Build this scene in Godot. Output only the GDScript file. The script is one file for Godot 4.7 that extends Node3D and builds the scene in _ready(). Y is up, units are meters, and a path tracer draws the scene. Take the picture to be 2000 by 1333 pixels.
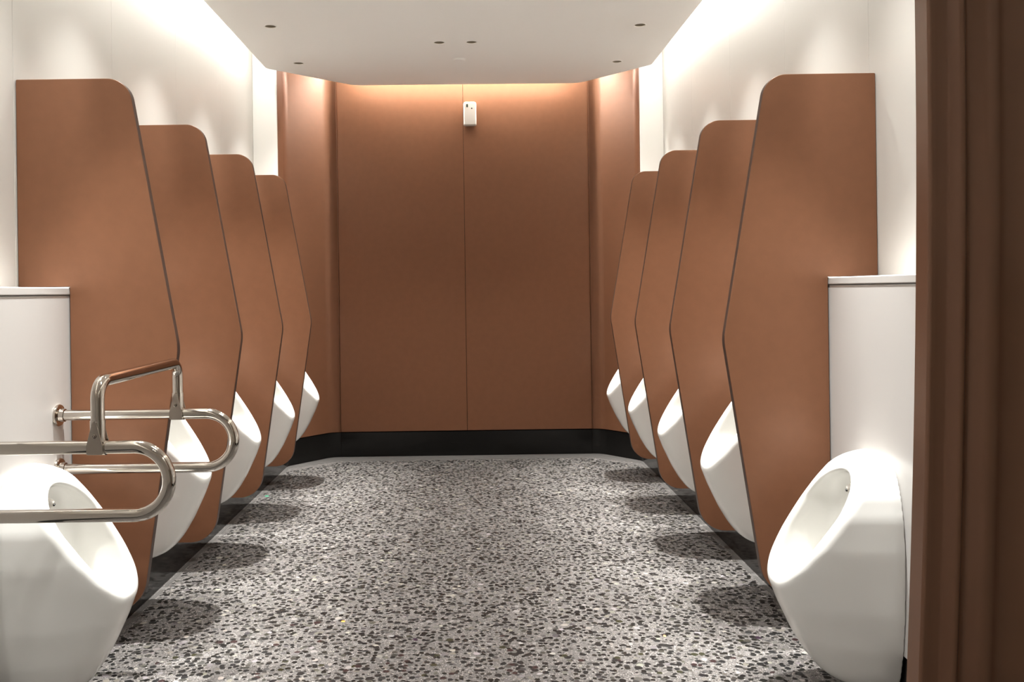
extends Node3D
# A tiled washroom with two rows of wall-hung urinals. Units are metres; the camera stands at z = 0 and looks along -z.

const EYE := 1.233           # camera height
const LEFT := -1.488         # left tile wall
const RIGHT := 1.367         # right tile wall
const LEDGE := 0.166         # depth of the boxed ledge in front of the tile walls
const LEDGE_TOP := 1.2624
const BACK := -6.593
const BASE := 0.183          # height of the black baseboard
const CEIL := 2.733          # underside of the dropped ceiling
const SLAB := 3.02
const BAY := 0.8
const FRONT := 1.0           # wall behind the camera

var M := {}
var used := {}
var rng := RandomNumberGenerator.new()


func _ready() -> void:
	rng.seed = 4711
	_camera_and_light()
	_materials()
	_room()
	_ledges()
	_back_wall()
	_ceiling()
	_downlights()
	_screens()
	_urinals()
	_grab_rails()
	_partition()
	_wall_unit()
	_floor_chips()


# ---------------------------------------------------------------- camera, light
func _camera_and_light() -> void:
	var cam := Camera3D.new()
	cam.name = "camera"
	var f := 1720.0
	cam.near = 0.05
	cam.far = 60.0
	cam.set_frustum(1333.0 / f * cam.near, Vector2((1000.0 - 921.0) / f, -(666.5 - 568.5) / f) * cam.near, cam.near, cam.far)
	cam.keep_aspect = Camera3D.KEEP_HEIGHT
	cam.position = Vector3(0, EYE, 0)
	cam.rotation = Vector3(0, 0, -0.0138)
	add_child(cam)
	cam.current = true
	var we := WorldEnvironment.new()
	we.name = "environment"
	var e := Environment.new()
	e.background_mode = Environment.BG_COLOR
	e.background_color = Color(0.02, 0.02, 0.02)
	e.ambient_light_source = Environment.AMBIENT_SOURCE_DISABLED
	e.tonemap_mode = Environment.TONE_MAPPER_LINEAR
	e.tonemap_exposure = EXPOSURE
	e.sdfgi_enabled = true
	e.ssao_enabled = true
	e.ssil_enabled = true
	we.environment = e
	add_child(we)
	# the slots between the dropped ceiling and the walls hide lines of light that shine down the walls
	var hi := SLAB - 0.022
	for s in [[LEFT + 0.115, 0.9, LEFT + 0.115, -5.85, hi, "left white wall"], [RIGHT - 0.115, 0.9, RIGHT - 0.115, -6.0, hi, "right white wall"],
			[-1.25, -6.262, -1.045, -6.51, 2.90, "left brown corner"], [1.13, -6.282, 0.94, -6.515, 2.90, "right brown corner"], [-0.88, -6.523, 0.78, -6.523, 2.95, "brown end wall"]]:
		_cove(Vector3(s[0], s[4], s[1]), Vector3(s[2], s[4], s[3]), s[5])


const EXPOSURE := 1.2
const COVE_PER_M := 0.75
const COVE_CORNER := 0.17
const COVE_BACK := 2.3
const SPOT_ROW := 13.0
const SPOT_SPILL := 1.4
const SPOT_MID := 1.8
const SPOT_ENTRY := 1.3
const SPOT_COLOR := Color(1.0, 1.0, 0.985)
const COVE_COLOR := Color(1.0, 0.995, 0.97)


func _cove(a: Vector3, b: Vector3, where: String) -> void:
	var n := b - a
	var t := base("cove_light", (a + b) / 2)
	t.rotation.y = atan2(-n.z, n.x)
	tag(t, "hidden line of warm light in the ceiling slot above the " + where, "cove light")
	var gl := mat(Color(1, 0.95, 0.86), 0.5)
	gl.emission_enabled = true
	gl.emission = Color(1, 0.95, 0.86)
	gl.emission_energy_multiplier = 0.6
	var body := mesh_box(Vector3(n.length(), 0.018, 0.03), 0.002)
	obj("profile", body, mat(Color(0.8, 0.8, 0.8), 0.4), t)
	var d := obj("diffuser", mesh_box(Vector3(n.length() - 0.01, 0.006, 0.022), 0.001), gl, t)
	d.position.y = -0.0118
	var l := AreaLight3D.new()
	l.name = "glow"
	l.area_size = Vector2(n.length(), 0.022)
	l.light_color = COVE_COLOR
	l.light_energy = (COVE_PER_M if where.ends_with("white wall") else (COVE_CORNER if where.ends_with("corner") else COVE_BACK)) * n.length()
	l.rotation.x = -PI / 2
	l.position.y = -0.018
	l.shadow_enabled = true
	l.set("area_range", 12.0)
	l.set("area_attenuation", 2.0)
	t.add_child(l)


# ---------------------------------------------------------------- helpers
func mat(c: Color, rough: float, metal := 0.0) -> StandardMaterial3D:
	var m := StandardMaterial3D.new()
	m.albedo_color = c
	m.roughness = rough
	m.metallic = metal
	return m


func numbered(n: String) -> String:
	if not used.has(n):
		used[n] = 0
		return n
	used[n] += 1
	return "%s_%03d" % [n, used[n]]


func tag(o: Node, label: String, category: String, group := "") -> void:
	o.set_meta("label", label)
	o.set_meta("category", category)
	if group:
		o.set_meta("group", group)


func base(called: String, at := Vector3.ZERO) -> Node3D:
	var o := Node3D.new()
	o.name = numbered(called)
	o.position = at
	add_child(o)
	return o


func structure(called: String, label: String) -> Node3D:
	var o := Node3D.new()
	o.name = called
	o.set_meta("kind", "structure")
	o.set_meta("label", label)
	add_child(o)
	return o


func obj(called: String, m: Mesh, material: Material, parent: Node) -> MeshInstance3D:
	var o := MeshInstance3D.new()
	o.name = called
	o.mesh = m
	o.material_override = material
	parent.add_child(o, true)
	return o


# a triangle whose front looks along the normals it is given (Godot's front faces run clockwise)
func tri(st: SurfaceTool, a: Vector3, b: Vector3, c: Vector3, na: Vector3, nb: Vector3, nc: Vector3) -> void:
	var g := (b - a).cross(c - a)
	if g.length_squared() < 1e-18:
		return
	if g.dot(na + nb + nc) > 0:
		var t := b
		b = c
		c = t
		t = nb
		nb = nc
		nc = t
	st.set_normal(na); st.add_vertex(a)
	st.set_normal(nb); st.add_vertex(b)
	st.set_normal(nc); st.add_vertex(c)


func quad(st: SurfaceTool, a: Vector3, b: Vector3, c: Vector3, d: Vector3, na: Vector3, nb: Vector3, nc: Vector3, nd: Vector3) -> void:
	tri(st, a, b, c, na, nb, nc)
	tri(st, a, c, d, na, nc, nd)


func flat(st: SurfaceTool, a: Vector3, b: Vector3, c: Vector3, d: Vector3, n: Vector3) -> void:
	quad(st, a, b, c, d, n, n, n, n)


func new_st() -> SurfaceTool:
	var st := SurfaceTool.new()
	st.begin(Mesh.PRIMITIVE_TRIANGLES)
	return st


# a chamfered box round the origin
func add_box(st: SurfaceTool, size: Vector3, ch: float, at := Vector3.ZERO) -> void:
	var h := size / 2
	var axes := [Vector3.RIGHT, Vector3.UP, Vector3.BACK]
	for i in 3:
		var u: Vector3 = axes[(i + 1) % 3]
		var v: Vector3 = axes[(i + 2) % 3]
		var hu: float = h.dot(u)
		var hv: float = h.dot(v)
		var hn: float = h.dot(axes[i])
		for s: float in [-1.0, 1.0]:
			var n: Vector3 = axes[i] * s
			var c := at + n * hn
			flat(st, c + u * (hu - ch) + v * (hv - ch), c - u * (hu - ch) + v * (hv - ch), c - u * (hu - ch) - v * (hv - ch), c + u * (hu - ch) - v * (hv - ch), n)
			for s2: float in [-1.0, 1.0]:   # the chamfer to the face along u
				var nu: Vector3 = u * s2
				var a := c + nu * (hu - ch)
				var b: Vector3 = at + n * (hn - ch) + nu * hu
				var nn := (n + nu).normalized()
				flat(st, a + v * (hv - ch), a - v * (hv - ch), b - v * (hv - ch), b + v * (hv - ch), nn)
	for sx: float in [-1.0, 1.0]:
		for sy: float in [-1.0, 1.0]:
			for sz: float in [-1.0, 1.0]:
				var s := Vector3(sx, sy, sz)
				var k := Vector3(h.x - ch, h.y - ch, h.z - ch)
				var n := s.normalized()
				tri(st, at + s * Vector3(h.x, k.y, k.z), at + s * Vector3(k.x, h.y, k.z), at + s * Vector3(k.x, k.y, h.z), n, n, n)


func mesh_box(size: Vector3, ch: float) -> ArrayMesh:
	var st := new_st()
	add_box(st, size, ch)
	return st.commit()


func box(called: String, lo: Vector3, hi: Vector3, m: Material, parent: Node, ch := 0.002) -> MeshInstance3D:
	var o := obj(called, mesh_box(hi - lo, ch), m, parent)
	o.position = (lo + hi) / 2
	return o


# a polygon in x, y (corners rounded beforehand) given thickness along z, with bevelled rims
func mesh_plate(poly: PackedVector2Array, z0: float, z1: float, bevel: float, faces := true, sides := true) -> ArrayMesh:
	if Geometry2D.is_polygon_clockwise(poly):
		poly.reverse()
	var n := poly.size()
	var nrm := PackedVector2Array()
	var inner := PackedVector2Array()
	for i in n:
		var e0 := (poly[i] - poly[(i + n - 1) % n]).normalized()
		var e1 := (poly[(i + 1) % n] - poly[i]).normalized()
		var m := (Vector2(e0.y, -e0.x) + Vector2(e1.y, -e1.x)).normalized()
		nrm.append(m)
		inner.append(poly[i] - m * bevel / maxf(0.4, m.dot(Vector2(e1.y, -e1.x))))
	var st := new_st()
	var idx := Geometry2D.triangulate_polygon(inner)
	for z: float in [z0, z1]:
		var nz := Vector3(0, 0, 1 if z == maxf(z0, z1) else -1)
		for k in range(0, idx.size() if faces else 0, 3):
			tri(st, v3(inner[idx[k]], z), v3(inner[idx[k + 1]], z), v3(inner[idx[k + 2]], z), nz, nz, nz)
		var zi: float = z - nz.z * bevel
		for i in (n if faces else 0):
			var j := (i + 1) % n
			var e := (poly[j] - poly[i]).normalized()
			var side := Vector3(e.y, -e.x, 0)
			var smooth := nrm[i].dot(nrm[j]) > 0.9
			var a := v3(nrm[i], 0) if smooth else side
			var b := v3(nrm[j], 0) if smooth else side
			quad(st, v3(inner[i], z), v3(inner[j], z), v3(poly[j], zi), v3(poly[i], zi), (a + nz).normalized(), (b + nz).normalized(), (b + nz * 0.3).normalized(), (a + nz * 0.3).normalized())
	var lo := minf(z0, z1) + bevel
	var hi := maxf(z0, z1) - bevel
	for i in (n if sides else 0):
		var j := (i + 1) % n
		var e := (poly[j] - poly[i]).normalized()
		var side := Vector3(e.y, -e.x, 0)
		var smooth := nrm[i].dot(nrm[j]) > 0.9
		var a := v3(nrm[i], 0) if smooth else side
		var b := v3(nrm[j], 0) if smooth else side
		quad(st, v3(poly[i], lo), v3(poly[j], lo), v3(poly[j], hi), v3(poly[i], hi), a, b, b, a)
	return st.commit()


func v3(p: Vector2, z: float) -> Vector3:
	return Vector3(p.x, p.y, z)


# rounds the corners of a polygon: [x, y, radius] each
func rounded(corners: Array, steps := 10) -> PackedVector2Array:
	var out := PackedVector2Array()
	var n := corners.size()
	for i in n:
		var p := Vector2(corners[i][0], corners[i][1])
		var a := (Vector2(corners[(i + n - 1) % n][0], corners[(i + n - 1) % n][1]) - p).normalized()
		var b := (Vector2(corners[(i + 1) % n][0], corners[(i + 1) % n][1]) - p).normalized()
		var r: float = corners[i][2]
		if r <= 0.0:
			out.append(p)
			continue
		var half := a.angle_to(b) / 2
		var t := r / absf(tan(half))
		var c := p + (a + b).normalized() * r / absf(sin(half))
		var u := p + a * t - c
		var sweep := u.angle_to(p + b * t - c)
		for k in steps + 1:
			out.append(c + u.rotated(sweep * k / steps))
	return out


func add_tube(st: SurfaceTool, path: PackedVector3Array, r: float, sides := 24, caps := true) -> void:
	var n := path.size()
	var t0 := (path[1] - path[0]).normalized()
	var u := t0.cross(Vector3.UP if absf(t0.y) < 0.9 else Vector3.RIGHT).normalized()
	var prev: Array[Vector3] = []
	var prevn: Array[Vector3] = []
	for i in n:
		var t := (path[mini(i + 1, n - 1)] - path[maxi(i - 1, 0)]).normalized()
		u = (u - t * u.dot(t)).normalized()
		var w := t.cross(u)
		var ring: Array[Vector3] = []
		var ringn: Array[Vector3] = []
		for k in sides:
			var d := u * cos(TAU * k / sides) + w * sin(TAU * k / sides)
			ring.append(path[i] + d * r)
			ringn.append(d)
		if i > 0:
			for k in sides:
				var j := (k + 1) % sides
				quad(st, prev[k], prev[j], ring[j], ring[k], prevn[k], prevn[j], ringn[j], ringn[k])
		if caps and (i == 0 or i == n - 1):
			var nn := t if i > 0 else -t
			for k in sides:
				tri(st, path[i], ring[k], ring[(k + 1) % sides], nn, nn, nn)
		prev = ring
		prevn = ringn


# a profile of (radius, along) turned round an axis
func mesh_lathe(profile: PackedVector2Array, axis := Vector3.UP, sides := 32, outward := 1.0) -> ArrayMesh:
	var st := new_st()
	var u := axis.cross(Vector3.RIGHT if absf(axis.x) < 0.9 else Vector3.UP).normalized()
	var w := axis.cross(u)
	for i in profile.size() - 1:
		var p := profile[i]
		var q := profile[i + 1]
		var e := (q - p).normalized()
		var n2 := Vector2(e.y, -e.x) * outward
		for k in sides:
			var d0 := u * cos(TAU * k / sides) + w * sin(TAU * k / sides)
			var d1 := u * cos(TAU * (k + 1) / sides) + w * sin(TAU * (k + 1) / sides)
			var na := d0 * n2.x + axis * n2.y
			var nb := d1 * n2.x + axis * n2.y
			quad(st, d0 * p.x + axis * p.y, d1 * p.x + axis * p.y, d1 * q.x + axis * q.y, d0 * q.x + axis * q.y, na, nb, nb, na)
	return st.commit()


# ---------------------------------------------------------------- materials
func noise_tex(freq: float, c0: Color, c1: Color, size := 512, seed_ := 1, normal := false) -> NoiseTexture2D:
	var fn := FastNoiseLite.new()
	fn.seed = seed_
	fn.frequency = freq
	fn.fractal_octaves = 4
	var t := NoiseTexture2D.new()
	t.width = size
	t.height = size
	t.seamless = true
	t.noise = fn
	if normal:
		t.as_normal_map = true
		t.bump_strength = 2.0
	else:
		var g := Gradient.new()
		g.set_color(0, c0)
		g.set_color(1, c1)
		t.color_ramp = g
	return t


func triplanar(m: StandardMaterial3D, scale_: float) -> void:
	m.uv1_triplanar = true
	m.uv1_world_triplanar = true
	m.uv1_scale = Vector3.ONE * scale_


func _materials() -> void:
	# copper-brown satin sheet of the screens and the end wall
	var b := mat(Color(0.485, 0.327, 0.235), 0.38, 0.2)
	b.metallic_specular = 0.4
	b.albedo_texture = noise_tex(0.02, Color(0.965, 0.965, 0.965), Color(1, 1, 1), 512, 3)
	triplanar(b, 1.5)
	M.brown = b
	M.brown_edge = mat(Color(0.24, 0.16, 0.12), 0.5)
	M.dark_brown = mat(Color(0.46, 0.33, 0.255), 0.26, 0.25)
	# off-white satin wall panels
	var w := mat(Color(0.88, 0.868, 0.845), 0.38)
	w.roughness_texture = noise_tex(0.03, Color(0.85, 0.85, 0.85), Color(1, 1, 1), 512, 9)
	triplanar(w, 1.2)
	M.wall = w
	M.joint = mat(Color(0.62, 0.6, 0.56), 0.8)
	M.ledge = mat(Color(0.785, 0.772, 0.76), 0.3)
	M.ceiling = mat(Color(0.955, 0.945, 0.93), 0.85)
	M.backing = mat(Color(0.12, 0.09, 0.08), 0.9)
	var c := mat(Color(0.93, 0.925, 0.91), 0.12)
	M.ceramic = c
	M.chrome = mat(Color(0.80, 0.77, 0.735), 0.09, 1.0)
	M.steel = mat(Color(0.70, 0.66, 0.62), 0.22, 1.0)
	M.black = mat(Color(0.11, 0.105, 0.10), 0.13, 0.55)
	M.plastic = mat(Color(0.76, 0.735, 0.70), 0.4)
	M.dark = mat(Color(0.05, 0.05, 0.045), 0.4)
	M.reflector = mat(Color(0.62, 0.59, 0.55), 0.32, 0.75)
	M.band = mat(Color(0.36, 0.35, 0.34), 0.45)
	# the ground mass of the terrazzo: a grey mortar full of grit too small to pick out
	var img := Image.create(1024, 1024, false, Image.FORMAT_RGB8)
	var r := RandomNumberGenerator.new()
	r.seed = 99
	for y in 1024:
		for x in 1024:
			var g := r.randf_range(0.47, 0.60)
			img.set_pixel(x, y, Color(g * 0.72, g * 0.695, g * 0.68))
	for k in 30000:
		var s := 2 + r.randi() % 4
		var g := r.randf()
		var v := 0.30 + 0.2 * r.randf() if g < 0.3 else (0.72 + 0.22 * r.randf() if g < 0.62 else 0.5 + 0.15 * r.randf())
		var at := Vector2i(r.randi() % 1018, r.randi() % 1018)
		img.fill_rect(Rect2i(at, Vector2i(s, 2 + r.randi() % 4)), Color(v * 0.71, v * 0.685, v * 0.665))
	img.generate_mipmaps()
	var f := mat(Color(1, 1, 1), 0.36)
	f.albedo_texture = ImageTexture.create_from_image(img)
	f.metallic_specular = 0.35
	triplanar(f, 1.1)
	M.terrazzo = f
	var ch := mat(Color(1, 1, 1), 0.34)
	ch.metallic_specular = 0.35
	ch.vertex_color_use_as_albedo = true
	M.chip = ch


# ---------------------------------------------------------------- room shell
func _room() -> void:
	var fl := structure("floor", "grey terrazzo floor with dark and pale stone chips between the urinal rows")
	box("ground", Vector3(LEFT - 0.2, -0.15, BACK - 0.2), Vector3(RIGHT + 0.2, 0, FRONT + 0.15), M.terrazzo, fl, 0.001)
	# the plain edging along the black baseboards
	var o := _floor_outline(0.004)
	var i := _floor_outline(1.0)
	for k in o.size() - 1:
		var st := new_st()
		var y := 0.0008
		flat(st, Vector3(o[k].x, y, o[k].y), Vector3(o[k + 1].x, y, o[k + 1].y), Vector3(i[k + 1].x, y, i[k + 1].y), Vector3(i[k].x, y, i[k].y), Vector3.UP)
		var e1 := Vector3(i[k].x, y, i[k].y)
		var e2 := Vector3(i[k + 1].x, y, i[k + 1].y)
		var d := (e2 - e1).cross(Vector3.UP).normalized()
		flat(st, e1, e2, e2 + Vector3.DOWN * 0.0008, e1 + Vector3.DOWN * 0.0008, -d)
		obj("edging_strip", st.commit(), M.band, fl)

	for s: int in [-1, 1]:
		var side := "left" if s < 0 else "right"
		var x := LEFT if s < 0 else RIGHT
		var end := -6.055 if s < 0 else -6.2
		var wl := structure("wall_" + side, "off-white panelled wall above the %s row of urinals" % side)
		box("backing", Vector3(minf(x + s * 0.014, x + s * 0.18), 0, BACK - 0.18), Vector3(maxf(x + s * 0.014, x + s * 0.18), SLAB, FRONT + 0.15), M.joint, wl)
		var first := 2.877 if s < 0 else 3.007
		var seams: Array[float] = [FRONT - 0.002]
		var z := -(first - 4 * BAY)
		while z > end + 0.05:
			if z < seams[0] - 0.05:
				seams.append(z)
			z -= BAY
		seams.append(end)
		for k in seams.size() - 1:
			box("wall_panel", Vector3(minf(x, x + s * 0.012), LEDGE_TOP + 0.003, seams[k + 1] + 0.0008), Vector3(maxf(x, x + s * 0.012), SLAB - 0.001, seams[k] - 0.0008), M.wall, wl, 0.0008)
		# the white return at the far end, as deep as the ledge
		box("end_panel", Vector3(minf(x, x - s * LEDGE), BASE + 0.004, end - 0.014), Vector3(maxf(x, x - s * LEDGE), SLAB - 0.001, end - 0.001), M.wall, wl, 0.001)
		# black baseboard under the ledge
		var bb := structure("baseboard_" + side, "glossy black baseboard under the white ledge on the %s" % side)
		var fx := x - s * (LEDGE - 0.004)
		box("board", Vector3(minf(fx, fx + s * 0.012), 0.001, end - 0.012), Vector3(maxf(fx, fx + s * 0.012), BASE, (FRONT if s < 0 else -1.30) - 0.003), M.black, bb, 0.001)
	var wf := structure("wall_front", "off-white wall behind the camera")
	box("panel", Vector3(LEFT - 0.18, 0, FRONT), Vector3(RIGHT + 0.18, SLAB, FRONT + 0.15), M.wall, wf)


# the line where the floor meets the baseboards, moved in by the width of the edging where wide is 1
func _floor_outline(wide: float) -> PackedVector2Array:
	var side := wide * 0.018 if wide >= 1.0 else wide
	var far := wide * 0.15 if wide >= 1.0 else wide
	var p := PackedVector2Array()
	var l := LEFT + LEDGE
	var r := RIGHT - LEDGE
	p.append(Vector2(l + side, FRONT))
	p.append(Vector2(l + side, -6.26 + far * 0.41))
	p.append(Vector2(-1.054 + far * 0.41, BACK + far))
	p.append(Vector2(0.951 - far * 0.41, BACK + far))
	p.append(Vector2(r - side, -6.281 + far * 0.41))
	p.append(Vector2(r - side, -1.3))
	return p


# ---------------------------------------------------------------- ledges
func _ledges() -> void:
	for s: int in [-1, 1]:
		var x := LEFT if s < 0 else RIGHT
		var end := -6.054 if s < 0 else -6.199
		var start := FRONT - 0.003 if s < 0 else -1.30
		var label := "long white boxed ledge with a capped top behind the chrome grab rails on the left" if s < 0 else "long white boxed ledge with a capped top along the right wall beside the dark partition"
		var t := base("ledge", Vector3(x, 0, 0))
		tag(t, label, "ledge")
		var first := -2.903 if s < 0 else -2.971
		var cuts: Array[float] = [start]
		for k in range(-4, 4):
			var z := first - k * BAY
			if z < start - 0.05 and z > end + 0.05:
				cuts.append(z)
		cuts.append(end)
		for k in cuts.size() - 1:
			var lo := Vector3(minf(0.0, -s * LEDGE), BASE + 0.003, cuts[k + 1] + 0.001)
			var hi := Vector3(maxf(0.0, -s * LEDGE), LEDGE_TOP - 0.027, cuts[k] - 0.001)
			lo.x += 0.0005 if s < 0 else 0.0
			hi.x -= 0.0005 if s > 0 else 0.0
			box("face_panel", lo, hi, M.ledge, t, 0.002)
		box("cap", Vector3(minf(-s * 0.001, -s * (LEDGE + 0.002)), LEDGE_TOP - 0.0245, end), Vector3(maxf(-s * 0.001, -s * (LEDGE + 0.002)), LEDGE_TOP, start), M.ledge, t, 0.003)


# ---------------------------------------------------------------- the brown end wall
func add_strip(st: SurfaceTool, line: PackedVector2Array, y0: float, y1: float, thick: float) -> void:
	# a sheet that stands on a line in x, z; its face looks to the left of the line's direction
	var n := line.size()
	var nrm := PackedVector2Array()
	for i in n:
		var d := (line[mini(i + 1, n - 1)] - line[maxi(i - 1, 0)]).normalized()
		nrm.append(Vector2(-d.y, d.x))
	var p := func(q: Vector2, y: float) -> Vector3: return Vector3(q.x, y, q.y)
	for i in n - 1:
		var na := Vector3(nrm[i].x, 0, nrm[i].y)
		var nb := Vector3(nrm[i + 1].x, 0, nrm[i + 1].y)
		var oa := line[i] - nrm[i] * thick
		var ob := line[i + 1] - nrm[i + 1] * thick
		quad(st, p.call(line[i], y0), p.call(line[i + 1], y0), p.call(line[i + 1], y1), p.call(line[i], y1), na, nb, nb, na)
		quad(st, p.call(oa, y0), p.call(ob, y0), p.call(ob, y1), p.call(oa, y1), -na, -nb, -nb, -na)
		flat(st, p.call(line[i], y1), p.call(line[i + 1], y1), p.call(ob, y1), p.call(oa, y1), Vector3.UP)
		flat(st, p.call(line[i], y0), p.call(line[i + 1], y0), p.call(ob, y0), p.call(oa, y0), Vector3.DOWN)
	for i: int in [0, n - 1]:
		var d := (line[mini(i + 1, n - 1)] - line[maxi(i - 1, 0)]).normalized() * (-1.0 if i == 0 else 1.0)
		var o := line[i] - nrm[i] * thick
		flat(st, p.call(line[i], y0), p.call(o, y0), p.call(o, y1), p.call(line[i], y1), Vector3(d.x, 0, d.y))


# the bent line of one brown corner, from the white return to the flat end wall
func _corner_line(s: int, inset: float) -> PackedVector2Array:
	var x := (LEFT + LEDGE) if s < 0 else (RIGHT - LEDGE)
	var z0 := -6.071 if s < 0 else -6.216
	var zc := -6.27 if s < 0 else -6.29
	var xe := -0.992 if s < 0 else 0.889
	var c := [[x - s * inset, z0, 0.0], [x - s * inset, zc + inset * 0.41, 0.12], [xe + s * 0.062 - s * inset * 0.41, BACK + inset, 0.13], [xe, BACK + inset, 0.0], [xe, BACK - 2, 0.0], [x + s * 2, BACK - 2, 0.0], [x + s * 2, z0, 0.0]]
	var all := rounded(c, 10)
	return all.slice(0, 24)


func _back_wall() -> void:
	var w := structure("wall_back", "copper-brown panelled end wall with chamfered corners")
	box("backing", Vector3(LEFT - 0.18, 0, BACK - 0.18), Vector3(RIGHT + 0.18, SLAB, BACK - 0.024), M.backing, w)
	var bb := structure("baseboard_back", "glossy black baseboard under the brown end wall")
	for s: int in [-1, 1]:
		var line := _corner_line(s, 0.0)
		line[line.size() - 1].x += s * 0.0012
		var low := _corner_line(s, -0.005)
		var st := new_st()
		var ln := line
		if _faces_wrong(ln):
			ln.reverse()
		if _faces_wrong(low):
			low.reverse()
		add_strip(st, ln, BASE + 0.006, SLAB - 0.001, 0.018)
		obj("corner_panel", st.commit(), M.brown, w)
		st = new_st()
		add_strip(st, low, 0.001, BASE, 0.01)
		obj("corner_board", st.commit(), M.black, bb)
	for a in [[-0.9908, -0.0467], [-0.0443, 0.8878]]:
		box("panel", Vector3(a[0], BASE + 0.006, BACK - 0.018), Vector3(a[1], SLAB - 0.001, BACK), M.brown, w, 0.001)
	box("board", Vector3(-0.992, 0.001, BACK - 0.015), Vector3(0.889, BASE, BACK - 0.005), M.black, bb, 0.001)


func _faces_wrong(line: PackedVector2Array) -> bool:
	var k := line.size() / 2
	var d := line[k + 1] - line[k - 1]
	return Vector2(-d.y, d.x).dot(Vector2(0, -4.0) - line[k]) < 0


# ---------------------------------------------------------------- ceiling
func _row(s: int) -> Array[float]:
	# depths of the urinals of one row, nearest first
	var first := 2.903 if s < 0 else 2.971
	var out: Array[float] = [2.581 if s < 0 else 2.629]
	for k in 4:
		out.append(first + 0.437 + k * BAY)
	return out


func _lamp_spots() -> Array:
	var out := []
	for s: int in [-1, 1]:
		for d in _row(s):
			out.append([Vector2(-1.107 if s < 0 else 0.979, -d), s, d])
	for d in [5.307, 3.70, 2.10, 0.5]:
		for x in [-0.174, 0.02]:
			out.append([Vector2(x, -d), 0, d])
	return out


func _ceiling() -> void:
	var c := structure("ceiling", "pale dropped ceiling panel with light slots along the walls")
	box("slab", Vector3(LEFT - 0.18, SLAB, BACK - 0.18), Vector3(RIGHT + 0.18, SLAB + 0.15, FRONT + 0.15), M.ceiling, c)
	var poly := rounded([[-1.346, FRONT - 0.004, 0.0], [-1.346, -5.86, 0.06], [-0.83, -6.375, 0.14], [0.80, -6.40, 0.14], [1.226, -5.90, 0.06], [1.226, FRONT - 0.004, 0.0]], 8)
	var comb := CSGCombiner3D.new()
	comb.name = "dropped_panel"
	c.add_child(comb)
	var pg := CSGPolygon3D.new()
	pg.name = "sheet"
	pg.polygon = poly
	pg.mode = CSGPolygon3D.MODE_DEPTH
	pg.depth = 0.06
	pg.rotation.x = PI / 2
	pg.position.y = CEIL
	pg.material = M.ceiling
	comb.add_child(pg)
	# rotated by +90 degrees about x: the polygon's y becomes z and its depth runs upwards
	for p in _lamp_spots():
		var h := CSGCylinder3D.new()
		h.name = "hole"
		h.radius = 0.034
		h.height = 0.2
		h.sides = 24
		h.operation = CSGShape3D.OPERATION_SUBTRACTION
		h.position = Vector3(p[0].x, CEIL + 0.02, p[0].y)
		h.material = M.ceiling
		comb.add_child(h, true)
	# a flush round cover beyond the middle pair of lamps
	var d := base("ceiling_cover", Vector3(-0.062, CEIL, -5.70))
	tag(d, "flat round white cover on the ceiling beyond the paired middle downlights", "ceiling cover")
	obj("disc", mesh_lathe(PackedVector2Array([Vector2(0.0, -0.012), Vector2(0.040, -0.012), Vector2(0.044, -0.009), Vector2(0.044, -0.003)]), Vector3.UP, 40, 1.0), M.ceiling, d)
	obj("collar", mesh_lathe(PackedVector2Array([Vector2(0.049, -0.0005), Vector2(0.049, -0.003), Vector2(0.0, -0.003)]), Vector3.UP, 40, -1.0), M.ceiling, d)


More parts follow.
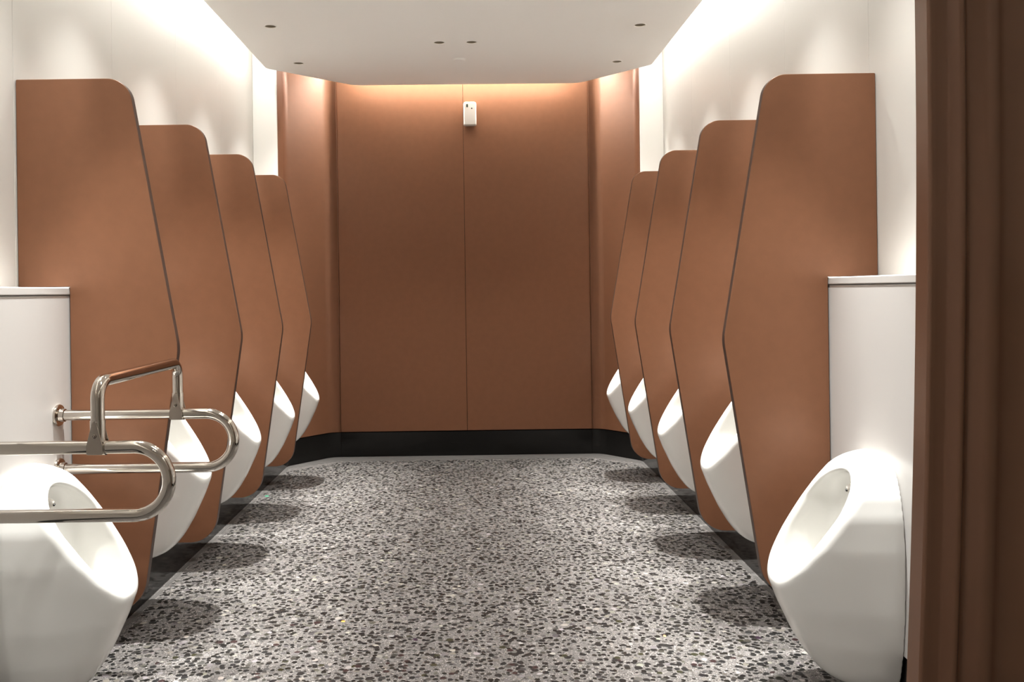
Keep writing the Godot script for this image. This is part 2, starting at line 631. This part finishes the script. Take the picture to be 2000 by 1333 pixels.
func _downlights() -> void:
	var names := {
		-1: ["out of sight above the low urinal by the grab rails", "out of sight above the second urinal of the left row", "out of sight above the middle urinal of the left row", "nearer of the two along the left light slot", "above the last left urinal, beside the far left ceiling corner"],
		1: ["out of sight above the low urinal by the dark partition", "out of sight above the second urinal of the right row", "out of sight above the middle urinal of the right row", "nearer of the two along the right light slot", "above the last right urinal, beside the far right ceiling corner"],
		0: ["left one of the pair before the round ceiling cover", "right one of the pair before the round ceiling cover", "left one of the middle ceiling pair out of sight", "right one of the middle ceiling pair out of sight", "left one of the pair near the entrance", "right one of the pair near the entrance", "left one of the pair above the entrance", "right one of the pair above the entrance"]}
	var count := {-1: 0, 0: 0, 1: 0}
	var ring := mesh_lathe(PackedVector2Array([Vector2(0.031, 0.004), Vector2(0.031, -0.002), Vector2(0.0335, -0.003), Vector2(0.036, -0.0012), Vector2(0.036, 0.0)]), Vector3.UP, 32, -1.0)
	var cone := mesh_lathe(PackedVector2Array([Vector2(0.031, 0.002), Vector2(0.030, 0.02), Vector2(0.027, 0.055), Vector2(0.024, 0.075), Vector2(0.0, 0.077)]), Vector3.UP, 32, 1.0)
	var rib := mesh_lathe(PackedVector2Array([Vector2(0.0305, 0.018), Vector2(0.0285, 0.018), Vector2(0.0285, 0.021), Vector2(0.0305, 0.021)]), Vector3.UP, 32, 1.0)
	var glow := mat(Color(1, 0.95, 0.85), 0.4)
	glow.emission_enabled = true
	glow.emission = Color(1, 0.93, 0.82)
	glow.emission_energy_multiplier = 8.0
	var bulb := mesh_lathe(PackedVector2Array([Vector2(0.0, 0.070), Vector2(0.018, 0.072)]), Vector3.UP, 24, -1.0)
	for p in _lamp_spots():
		var s: int = p[1]
		var t := base("ceiling_downlight", Vector3(p[0].x, CEIL, p[0].y))
		tag(t, "small recessed dark downlight " + names[s][count[s]], "downlight", "recessed ceiling downlights")
		count[s] += 1
		obj("trim_ring", ring, M.ceiling, t)
		obj("reflector", cone, M.reflector, t)
		obj("baffle", rib, M.dark, t)
		obj("lamp", bulb, glow, t)
		var l := SpotLight3D.new()
		l.name = "beam"
		l.position.y = -0.004
		l.rotation.x = -PI / 2
		l.spot_angle = 19.0 if s != 0 else 48.0
		l.spot_angle_attenuation = 1.0
		l.spot_range = 12.0
		l.spot_attenuation = 2.0
		l.light_energy = SPOT_ROW if s != 0 else (SPOT_ENTRY if p[2] < 1.0 else SPOT_MID)
		l.light_color = SPOT_COLOR
		l.light_size = 0.03
		l.shadow_enabled = true
		t.add_child(l)
		if s != 0:     # the wide, weak light round the beam
			var w := l.duplicate() as SpotLight3D
			w.name = "spill"
			w.spot_angle = 42.0
			w.light_energy = SPOT_SPILL
			t.add_child(w)


# ---------------------------------------------------------------- screens
func _screens() -> void:
	var order := ["nearest", "second", "third", "farthest"]
	# outline from the wall: x out from the wall, y up
	var poly := rounded([[0.002, 1.947, 0.004], [0.369, 1.947, 0.082], [0.5225, 1.058, 0.17], [0.394, 0.194, 0.115], [LEDGE + 0.004, 0.194, 0.004], [LEDGE + 0.004, LEDGE_TOP + 0.002, 0.0], [0.002, LEDGE_TOP + 0.002, 0.0]], 12)
	var t := 0.029
	var core := mesh_plate(poly, -t / 2, t / 2, 0.0015, true, false)
	var rim := mesh_plate(poly, -t / 2, t / 2, 0.0015, false, true)
	var clip := mesh_box(Vector3(0.02, 0.035, 0.05), 0.002)
	for s: int in [-1, 1]:
		var x := LEFT if s < 0 else RIGHT
		var first := 2.903 if s < 0 else 2.971
		for k in 4:
			var b := base("urinal_screen", Vector3(x, 0, -(first + k * BAY)))
			var side := "left" if s < 0 else "right"
			var by: String = [["standing behind the chrome grab rails" if s < 0 else "standing beside the low urinal"], ["with one screen before it"], ["with two screens before it"], ["by the end wall"]][k][0]
			tag(b, "%s brown kinked privacy screen of the %s row, %s" % [order[k], side, by], "privacy screen", "brown screens between the urinals")
			var m := obj("panel", core, M.brown, b)
			m.rotation.y = 0.0 if s < 0 else PI
			var eb := obj("edge_band", rim, M.brown_edge, b)
			eb.rotation.y = m.rotation.y
			eb.set_meta("label", "darker edge of the screen")
			# small brackets that hold it to the wall, between it and the tiles
			for y: float in [1.40, 1.82]:
				var c := obj("wall_bracket", clip, M.steel, b)
				c.position = Vector3(-s * 0.013, y, -t / 2 - 0.026)


# ---------------------------------------------------------------- urinals
const UP_P := [[-0.02, 0.05], [0.0, 0.075], [0.008, 0.105], [0.02, 0.145], [0.045, 0.183], [0.084, 0.215], [0.144, 0.252], [0.232, 0.294], [0.3025, 0.3215], [0.36, 0.338], [0.75, 0.345]]
const UP_W := [[-0.02, 0.06], [0.0, 0.085], [0.02, 0.115], [0.06, 0.138], [0.14, 0.157], [0.25, 0.171], [0.42, 0.177], [0.52, 0.168], [0.58, 0.155], [0.63, 0.135], [0.66, 0.118], [0.69, 0.095], [0.75, 0.08]]


func lookup(t: Array, y: float) -> float:
	for i in t.size() - 1:
		if y < t[i + 1][0]:
			var f := clampf((y - t[i][0]) / (t[i + 1][0] - t[i][0]), 0.0, 1.0)
			return lerpf(t[i][1], t[i + 1][1], f)
	return t[t.size() - 1][1]


func smax(a: float, b: float, k: float) -> float:
	var h := maxf(k - absf(a - b), 0.0) / k
	return maxf(a, b) + h * h * k * 0.25


func section(x: float, z: float, p: float, w: float) -> float:
	var q := pow(maxf(x, 0.0) / p, 2.5) + pow(absf(z) / w, 2.5)
	return (pow(q, 0.4) - 1.0) * minf(p, w)


func urinal_field(x: float, y: float, z: float, p: float, w: float) -> float:
	var body := section(x, z, p, w)
	var plane := (x - 0.332) * 0.8026 + (y - 0.314) * 0.5965
	body = smax(body, plane, 0.031)
	body = smax(body, y - 0.685, 0.07)
	body = smax(body, -y, 0.03)
	body = maxf(body, -x)
	if plane > -0.6 and y > 0.07:
		var s := (x - 0.332) * -0.5965 + (y - 0.314) * 0.8026 + plane * 0.6
		var hole := smax(section(x, z, p - 0.026, w - 0.03), s - 0.40, 0.16)
		hole = smax(hole, 0.05 - x, 0.05)
		hole = smax(hole, 0.10 - y, 0.05)
		body = smax(body, -hole, 0.02)
	return body


func mesh_urinal() -> ArrayMesh:
	var h := 0.005
	var nx := 74
	var ny := 143
	var nz := 39
	var ox := -0.0075
	var oy := -0.0125
	var f := PackedFloat32Array()
	f.resize(nx * ny * nz)
	var ps := PackedFloat32Array()
	var ws := PackedFloat32Array()
	for j in ny:
		ps.append(lookup_smooth(UP_P, oy + j * h))
		ws.append(lookup_smooth(UP_W, oy + j * h))
	for k in nz:          # z from -h/2 on, one half only
		var z := (k - 0.5) * h
		for j in ny:
			var y := oy + j * h
			for i in nx:
				f[(k * ny + j) * nx + i] = urinal_field(ox + i * h, y, z, ps[j], ws[j])
	var vert := {}
	var pos := PackedVector3Array()
	var corner := [0, 1, nx, nx + 1, nx * ny, nx * ny + 1, nx * ny + nx, nx * ny + nx + 1]
	var edges := [[0, 1], [2, 3], [4, 5], [6, 7], [0, 2], [1, 3], [4, 6], [5, 7], [0, 4], [1, 5], [2, 6], [3, 7]]
	for k in nz - 1:
		for j in ny - 1:
			for i in nx - 1:
				var at := (k * ny + j) * nx + i
				var in_ := 0
				for c: int in corner:
					if f[at + c] < 0.0:
						in_ += 1
				if in_ == 0 or in_ == 8:
					continue
				var sum := Vector3.ZERO
				var cnt := 0
				for e: Array in edges:
					var a := f[at + corner[e[0]]]
					var b := f[at + corner[e[1]]]
					if (a < 0.0) != (b < 0.0):
						var t := a / (a - b)
						var pa := Vector3(e[0] & 1, (e[0] >> 1) & 1, e[0] >> 2)
						var pb := Vector3(e[1] & 1, (e[1] >> 1) & 1, e[1] >> 2)
						sum += pa.lerp(pb, t)
						cnt += 1
				var p := Vector3(i, j, k) + sum / cnt
				vert[at] = pos.size()
				var q := Vector3(ox + p.x * h, oy + p.y * h, (p.z - 0.5) * h)
				if k == 0:
					q.z = 0.0
				pos.append(q)
	# smoothing, but not across the flat back
	var nb := []
	nb.resize(pos.size())
	var quads := PackedInt32Array()
	for k in range(0, nz - 1):
		for j in range(1, ny - 1):
			for i in range(1, nx - 1):
				var at := (k * ny + j) * nx + i
				var s := f[at] < 0.0
				if k > 0 and s != (f[at + 1] < 0.0):
					_quad_of(quads, vert, at, at - nx, at - nx - nx * ny, at - nx * ny)
				if k > 0 and s != (f[at + nx] < 0.0):
					_quad_of(quads, vert, at, at - 1, at - 1 - nx * ny, at - nx * ny)
				if s != (f[at + nx * ny] < 0.0) and k > -1:
					_quad_of(quads, vert, at, at - 1, at - 1 - nx, at - nx)
	var nrm := PackedVector3Array()
	var e2 := 0.003
	for p in pos:
		var g := Vector3(fld(p + Vector3(e2, 0, 0)) - fld(p - Vector3(e2, 0, 0)), fld(p + Vector3(0, e2, 0)) - fld(p - Vector3(0, e2, 0)), fld(p + Vector3(0, 0, e2)) - fld(p - Vector3(0, 0, e2)))
		nrm.append(g.normalized())
	var st := new_st()
	for q in range(0, quads.size(), 4):
		var a := quads[q]
		var b := quads[q + 1]
		var c := quads[q + 2]
		var d := quads[q + 3]
		for m: float in [1.0, -1.0]:
			var v := Vector3(1, 1, m)
			quad(st, pos[a] * v, pos[b] * v, pos[c] * v, pos[d] * v, nrm[a] * v, nrm[b] * v, nrm[c] * v, nrm[d] * v)
	st.index()
	return st.commit()


func lookup_smooth(t: Array, y: float) -> float:
	var sum := 0.0
	for k in 5:
		sum += lookup(t, y + (k - 2) * 0.006)
	return sum / 5.0


func fld(p: Vector3) -> float:
	return urinal_field(p.x, p.y, p.z, lookup_smooth(UP_P, p.y), lookup_smooth(UP_W, p.y))


func _quad_of(quads: PackedInt32Array, vert: Dictionary, a: int, b: int, c: int, d: int) -> void:
	if vert.has(a) and vert.has(b) and vert.has(c) and vert.has(d):
		quads.append_array([vert[a], vert[b], vert[c], vert[d]])


func _urinals() -> void:
	var bowl := mesh_urinal()
	var knob := mesh_lathe(PackedVector2Array([Vector2(0.0, 0.022), Vector2(0.007, 0.021), Vector2(0.012, 0.017), Vector2(0.0135, 0.012), Vector2(0.0135, 0.0)]), Vector3.RIGHT, 24, -1.0)
	var tip := mesh_lathe(PackedVector2Array([Vector2(0.0, 0.026), Vector2(0.004, 0.025), Vector2(0.0045, 0.020)]), Vector3.RIGHT, 16, -1.0)
	var drain := mesh_lathe(PackedVector2Array([Vector2(0.0, 0.004), Vector2(0.022, 0.003), Vector2(0.026, 0.0)]), Vector3.UP, 24, -1.0)
	var where := ["", "showing between the nearest and second brown screens", "showing between the second and third brown screens", "showing between the third and farthest brown screens", "last one, beside the brown end wall"]
	for s: int in [-1, 1]:
		var row := _row(s)
		for k in 5:
			var t := base("urinal", Vector3((LEFT + LEDGE + 0.0004) if s < 0 else (RIGHT - LEDGE - 0.0004), 0.055 if k == 0 else 0.2355, -row[k]))
			t.rotation.y = 0.0 if s < 0 else PI
			var label: String
			if k == 0:
				label = "white wall-hung urinal mounted low under the chrome grab rails at left front" if s < 0 else "white wall-hung urinal mounted low beside the dark partition at right front"
			else:
				label = "white wall-hung urinal of the %s row, %s" % ["left" if s < 0 else "right", where[k]]
			tag(t, label, "urinal", "white urinals along both walls")
			obj("bowl", bowl, M.ceramic, t)
			var kb := obj("spray_nozzle", knob, M.plastic, t)
			kb.position = Vector3(0.068, 0.575, 0)
			kb.rotation.z = -0.35
			obj("nozzle_tip", tip, M.dark, kb)
			obj("drain", drain, M.chrome, t).position = Vector3(0.16, 0.108, 0)


# ---------------------------------------------------------------- grab rails
func arc(c: Vector3, u: Vector3, v: Vector3, r: float, a0: float, a1: float, n: int) -> PackedVector3Array:
	var p := PackedVector3Array()
	for k in n + 1:
		var a := lerpf(a0, a1, float(k) / n)
		p.append(c + (u * cos(a) + v * sin(a)) * r)
	return p


func line(a: Vector3, b: Vector3, n := 6) -> PackedVector3Array:
	var p := PackedVector3Array()
	for k in n:
		p.append(a.lerp(b, float(k) / n))
	return p


func _grab_rails() -> void:
	var t := base("grab_rail", Vector3(LEFT + LEDGE, 0, -2.5))
	tag(t, "polished chrome grab rail of two looped arms joined by a raised handle at left front", "grab rail")
	var top := 0.855
	var low := 0.684
	var r := 0.0168
	var bend := (top - low) / 2
	var cx := 0.474
	var hx := 0.383
	for z: float in [0.298, -0.3]:
		var p := line(Vector3(0.001, top, z), Vector3(cx, top, z))
		p.append_array(arc(Vector3(cx, (top + low) / 2, z), Vector3.RIGHT, Vector3.UP, bend, PI / 2, -PI / 2, 24))
		var back := line(Vector3(0.001, low, z), Vector3(cx, low, z))
		back.reverse()
		p.append_array(back)
		var st := new_st()
		add_tube(st, p, r)
		obj("looped_arm", st.commit(), M.chrome, t)
		for y: float in [top, low]:
			var fl := obj("wall_flange", mesh_lathe(PackedVector2Array([Vector2(0.0, 0.0), Vector2(0.034, 0.0), Vector2(0.035, 0.002), Vector2(0.035, 0.007), Vector2(0.033, 0.0095), Vector2(0.022, 0.011), Vector2(0.0205, 0.024), Vector2(0.018, 0.025)]), Vector3.RIGHT, 36, 1.0), M.chrome, t)
			fl.position = Vector3(0.0004, y, z)
	# raised handle between the two upper bars
	var hy := 1.018
	var br := 0.045
	var path := line(Vector3(hx, top + 0.022, 0.298), Vector3(hx, hy - br, 0.298), 4)
	path.append_array(arc(Vector3(hx, hy - br, 0.298 - br), Vector3.BACK, Vector3.UP, br, 0, PI / 2, 12))
	path.append_array(line(Vector3(hx, hy, 0.298 - br - 0.01), Vector3(hx, hy, -0.3 + br + 0.005), 8))
	path.append_array(arc(Vector3(hx, hy - br, -0.3 + br), Vector3.BACK, Vector3.UP, br, PI / 2, PI, 12))
	path.append_array(line(Vector3(hx, hy - br - 0.01, -0.3), Vector3(hx, top + 0.018, -0.3), 4))
	var st2 := new_st()
	add_tube(st2, path, r)
	obj("handle", st2.commit(), M.chrome, t)
	for z: float in [0.298, -0.3]:
		var c := Vector3(hx, top, z)
		var sd := new_st()
		add_tube(sd, PackedVector3Array([c - Vector3(0.0205, 0, 0), c + Vector3(0.0205, 0, 0)]), 0.0196, 32)
		add_tube(sd, PackedVector3Array([c + Vector3(0, 0.016, 0), c + Vector3(0, 0.068, 0)]), 0.0184, 32)
		var cl := obj("clamp", sd.commit(), M.chrome, t)
		for f: float in [1.0, -1.0]:
			# tapered cheek of the fork, in front of and behind the bar
			var poly := rounded([[-0.0205, -0.016, 0.004], [0.0205, -0.016, 0.004], [0.0205, 0.006, 0.01], [0.005, 0.066, 0.004], [-0.005, 0.066, 0.004], [-0.0205, 0.006, 0.01]], 5)
			var ck := obj("cheek", mesh_plate(poly, -0.0012, 0.0012, 0.0006), M.steel, cl)
			ck.position = c + Vector3(0, 0, f * 0.0212)
			var sc := obj("screw", mesh_lathe(PackedVector2Array([Vector2(0.0, 0.0035), Vector2(0.002, 0.0035), Vector2(0.0025, 0.0015), Vector2(0.0035, 0.0035), Vector2(0.0052, 0.0028), Vector2(0.0058, 0.0)]), Vector3(0, 0, f), 20, -1.0), M.steel, cl)
			sc.position = c + Vector3(0, 0.030, f * 0.0224)


# ---------------------------------------------------------------- the brown partition at the right edge
func _partition() -> void:
	var t := base("partition", Vector3(0, 0, -1.2))
	tag(t, "dark brown fluted partition panel filling the right edge of the foreground", "partition")
	# the free edge leans out towards the floor; the face has shallow upright flutes
	var edge := func(y: float) -> float:
		return 0.628 - 0.0235 * pow(clampf((1.55 - y) / 0.85, 0.0, 2.0), 1.8)
	var prof := [[0.0, -0.003], [0.0015, -0.0008], [0.004, 0.0], [0.012, -0.002], [0.026, -0.004], [0.030, -0.002], [0.036, 0.004], [0.042, 0.005], [0.048, 0.002], [0.054, -0.004], [0.060, -0.004], [0.072, 0.001], [0.085, 0.004], [0.098, -0.001],
		[0.112, -0.007], [0.135, -0.008], [0.16, -0.008], [0.172, -0.004], [0.182, 0.002], [0.194, 0.001], [0.205, -0.008], [0.25, -0.008], [0.262, 0.0], [0.29, 0.001], [0.31, -0.008],
		[0.40, -0.008], [0.42, 0.0], [0.46, 0.0], [0.47, -0.008], [0.60, -0.008], [0.62, 0.0], [0.735, 0.0]]
	var st := new_st()
	var rows := 28
	var hi := SLAB - 0.31
	var n := prof.size()
	var pt := func(i: int, y: float) -> Vector3:
		var e: float = edge.call(y)
		return Vector3(minf(e + prof[i][0], RIGHT - 0.004), y, prof[i][1] * 1.8)
	var nr := func(i: int) -> Vector3:
		var a: Array = prof[maxi(i - 1, 0)]
		var b: Array = prof[mini(i + 1, n - 1)]
		return Vector3(-(b[1] - a[1]) * 1.8, 0, b[0] - a[0]).normalized()
	for k in rows:
		var y0 := 0.002 + (hi - 0.002) * k / rows
		var y1 := 0.002 + (hi - 0.002) * (k + 1) / rows
		for i in n - 1:
			quad(st, pt.call(i, y0), pt.call(i + 1, y0), pt.call(i + 1, y1), pt.call(i, y1), nr.call(i), nr.call(i + 1), nr.call(i + 1), nr.call(i))
		# free edge and back
		var back := -0.037
		var a: Vector3 = pt.call(0, y0)
		var b: Vector3 = pt.call(0, y1)
		flat(st, a, b, Vector3(b.x, y1, back), Vector3(a.x, y0, back), Vector3.LEFT)
		flat(st, Vector3(a.x, y0, back), Vector3(b.x, y1, back), Vector3(RIGHT - 0.004, y1, back), Vector3(RIGHT - 0.004, y0, back), Vector3.FORWARD)
	flat(st, Vector3(edge.call(hi), hi, 0), Vector3(RIGHT - 0.004, hi, 0), Vector3(RIGHT - 0.004, hi, -0.037), Vector3(edge.call(hi), hi, -0.037), Vector3.UP)
	obj("fluted_panel", st.commit(), M.dark_brown, t)


# ---------------------------------------------------------------- small unit on the end wall
func _wall_unit() -> void:
	var t := base("wall_unit", Vector3(0.006, 2.553, BACK))
	tag(t, "small white rounded unit with a dark slot high on the brown end wall", "air freshener")
	var body := mesh_plate(rounded([[-0.048, -0.088, 0.014], [0.048, -0.088, 0.014], [0.048, 0.088, 0.018], [-0.048, 0.088, 0.018]], 8), 0.001, 0.046, 0.008)
	obj("housing", body, M.plastic, t)
	var w := obj("window", mesh_plate(rounded([[-0.0065, -0.012, 0.003], [0.0065, -0.012, 0.003], [0.0065, 0.012, 0.003], [-0.0065, 0.012, 0.003]], 4), 0.0, 0.0015, 0.0004), mat(Color(0.16, 0.18, 0.12), 0.3), t)
	w.position = Vector3(-0.02, 0.058, 0.0461)
	var h := obj("sensor", mesh_lathe(PackedVector2Array([Vector2(0.0, 0.0012), Vector2(0.0045, 0.001), Vector2(0.0055, 0.0)]), Vector3.BACK, 20, -1.0), M.dark, t)
	h.position = Vector3(0.014, 0.038, 0.0461)


# ---------------------------------------------------------------- terrazzo chips
func mesh_chip(seed_: int) -> ArrayMesh:
	var r := RandomNumberGenerator.new()
	r.seed = seed_
	var st := new_st()
	var n := 7 + seed_ % 3
	var p := PackedVector2Array()
	var stretch := r.randf_range(0.6, 0.95)
	for k in n:
		var a := TAU * (k + r.randf_range(-0.25, 0.25)) / n
		p.append(Vector2(cos(a), sin(a) * stretch) * r.randf_range(0.82, 1.08))
	for k in n:
		var a := p[k]
		var b := p[(k + 1) % n]
		tri(st, Vector3(0, 1, 0), Vector3(a.x * 0.97, 1, a.y * 0.97), Vector3(b.x * 0.97, 1, b.y * 0.97), Vector3.UP, Vector3.UP, Vector3.UP)
		var m := Vector3(a.x + b.x, 0.6, a.y + b.y).normalized()
		flat(st, Vector3(a.x * 0.97, 1, a.y * 0.97), Vector3(b.x * 0.97, 1, b.y * 0.97), Vector3(b.x, 0, b.y), Vector3(a.x, 0, a.y), m)
	return st.commit()


func _chip_color(r: RandomNumberGenerator, small: bool) -> Color:
	var k := r.randf()
	var v: float
	if small:
		if k < 0.45:
			v = r.randf_range(0.03, 0.09)
		elif k < 0.63:
			v = r.randf_range(0.40, 0.75)
		else:
			v = r.randf_range(0.16, 0.32)
	elif k < 0.68:
		v = r.randf_range(0.014, 0.04)
	elif k < 0.87:
		v = r.randf_range(0.07, 0.15)
	elif k < 0.955:
		v = r.randf_range(0.2, 0.32)
	else:
		v = r.randf_range(0.38, 0.58)
	v *= 0.52
	return Color(v, v * r.randf_range(0.88, 0.97), v * r.randf_range(0.76, 0.95))


func _on_terrazzo(x: float, z: float, m: float) -> bool:
	if x < LEFT + LEDGE + 0.02 + m or x > RIGHT - LEDGE - 0.02 - m or z < BACK + 0.16 + m:
		return false
	var f := 0.14 + m
	return (x + 1.322) + (z + 6.26) > f * 1.41 and (1.201 - x) + (z + 6.281) > f * 1.41


func _floor_chips() -> void:
	var fl := get_node("floor")
	var r := RandomNumberGenerator.new()
	r.seed = 2024
	var big := []
	var shapes: Array[ArrayMesh] = []
	for k in 4:
		shapes.append(mesh_chip(11 + k))
	var cell := 0.0215
	for iz in range(0, 233):
		for ix in range(0, 118):
			if r.randf() < 0.16:
				continue
			var rad := r.randf_range(0.0055, 0.0130)
			if r.randf() < 0.07:
				rad = r.randf_range(0.012, 0.0155)
			var x := -1.30 + (ix + 0.5 + r.randf_range(-0.42, 0.42)) * cell
			var z := -1.62 - (iz + 0.5 + r.randf_range(-0.42, 0.42)) * cell
			var col := _chip_color(r, false)
			if not _on_terrazzo(x, z, rad):
				continue
			var t := Transform3D(Basis(Vector3.UP, r.randf() * TAU).scaled_local(Vector3(rad, r.randf_range(0.00035, 0.00075), rad)), Vector3(x, 0, z))
			var d := -z
			var u := x / d * 1720.0 + 921.0
			var v := EYE / d * 1720.0 + 568.5
			var score := rad / d / d * (1.0 if u > 180 and u < 1640 and v < 1325 else 0.0) * (1.0 if col.r < 0.03 or col.r > 0.2 else 0.6)
			big.append([score, t, col, r.randi() % 4])
	# the one orange chip and a fainter one, and a green crumb by the left baseboard
	big.append([1.0, Transform3D(Basis(Vector3.UP, 0.4).scaled_local(Vector3(0.009, 0.0009, 0.010)), Vector3(-0.498, 0, -3.30)), Color(0.75, 0.30, 0.05), 1])
	big.append([1.0, Transform3D(Basis(Vector3.UP, 1.4).scaled_local(Vector3(0.011, 0.0009, 0.009)), Vector3(0.667, 0, -3.12)), Color(0.48, 0.22, 0.10), 2])
	big.append([1.0, Transform3D(Basis(Vector3.UP, 0.2).scaled_local(Vector3(0.014, 0.0012, 0.02)), Vector3(-1.262, 0, -5.36)), Color(0.06, 0.32, 0.2), 0])
	big.sort_custom(func(a, b): return a[0] > b[0])
	var tones := {}
	for k in 300:
		var c: Array = big[k]
		var key := Color(snappedf(c[2].r, 0.012), snappedf(c[2].g, 0.012), snappedf(c[2].b, 0.012))
		if c[2].r > 0.3 or c[2].g > 0.3:
			key = Color(snappedf(c[2].r, 0.06), snappedf(c[2].g, 0.06), snappedf(c[2].b, 0.06))
		if not tones.has(key):
			tones[key] = mat(key.linear_to_srgb(), 0.34)
		var o := obj("stone_chip", shapes[c[3]], tones[key], fl)
		o.transform = c[1]
	var rest := [[], [], [], []]
	for k in range(300, big.size()):
		rest[big[k][3]].append([big[k][1], big[k][2]])
	# grit between the chips
	cell = 0.0088
	for iz in range(0, 560):
		for ix in range(0, 284):
			if r.randf() < 0.5:
				continue
			var rad := r.randf_range(0.0014, 0.0034)
			var x := -1.30 + (ix + 0.5 + r.randf_range(-0.5, 0.5)) * cell
			var z := -1.65 - (iz + 0.5 + r.randf_range(-0.5, 0.5)) * cell
			var col := _chip_color(r, true)
			var turn := r.randf() * TAU
			var which := r.randi() % 4
			if _on_terrazzo(x, z, rad):
				rest[which].append([Transform3D(Basis(Vector3.UP, turn).scaled_local(Vector3(rad, r.randf_range(0.0002, 0.0004), rad)), Vector3(x, 0, z)), col])
	for k in 4:
		var mm := MultiMesh.new()
		mm.transform_format = MultiMesh.TRANSFORM_3D
		mm.use_colors = true
		mm.mesh = shapes[k]
		mm.instance_count = rest[k].size()
		for i in rest[k].size():
			mm.set_instance_transform(i, rest[k][i][0])
			mm.set_instance_color(i, rest[k][i][1])
		var o := MultiMeshInstance3D.new()
		o.name = "terrazzo_chips"
		o.multimesh = mm
		o.material_override = M.chip
		o.set_meta("kind", "stuff")
		fl.add_child(o, true)
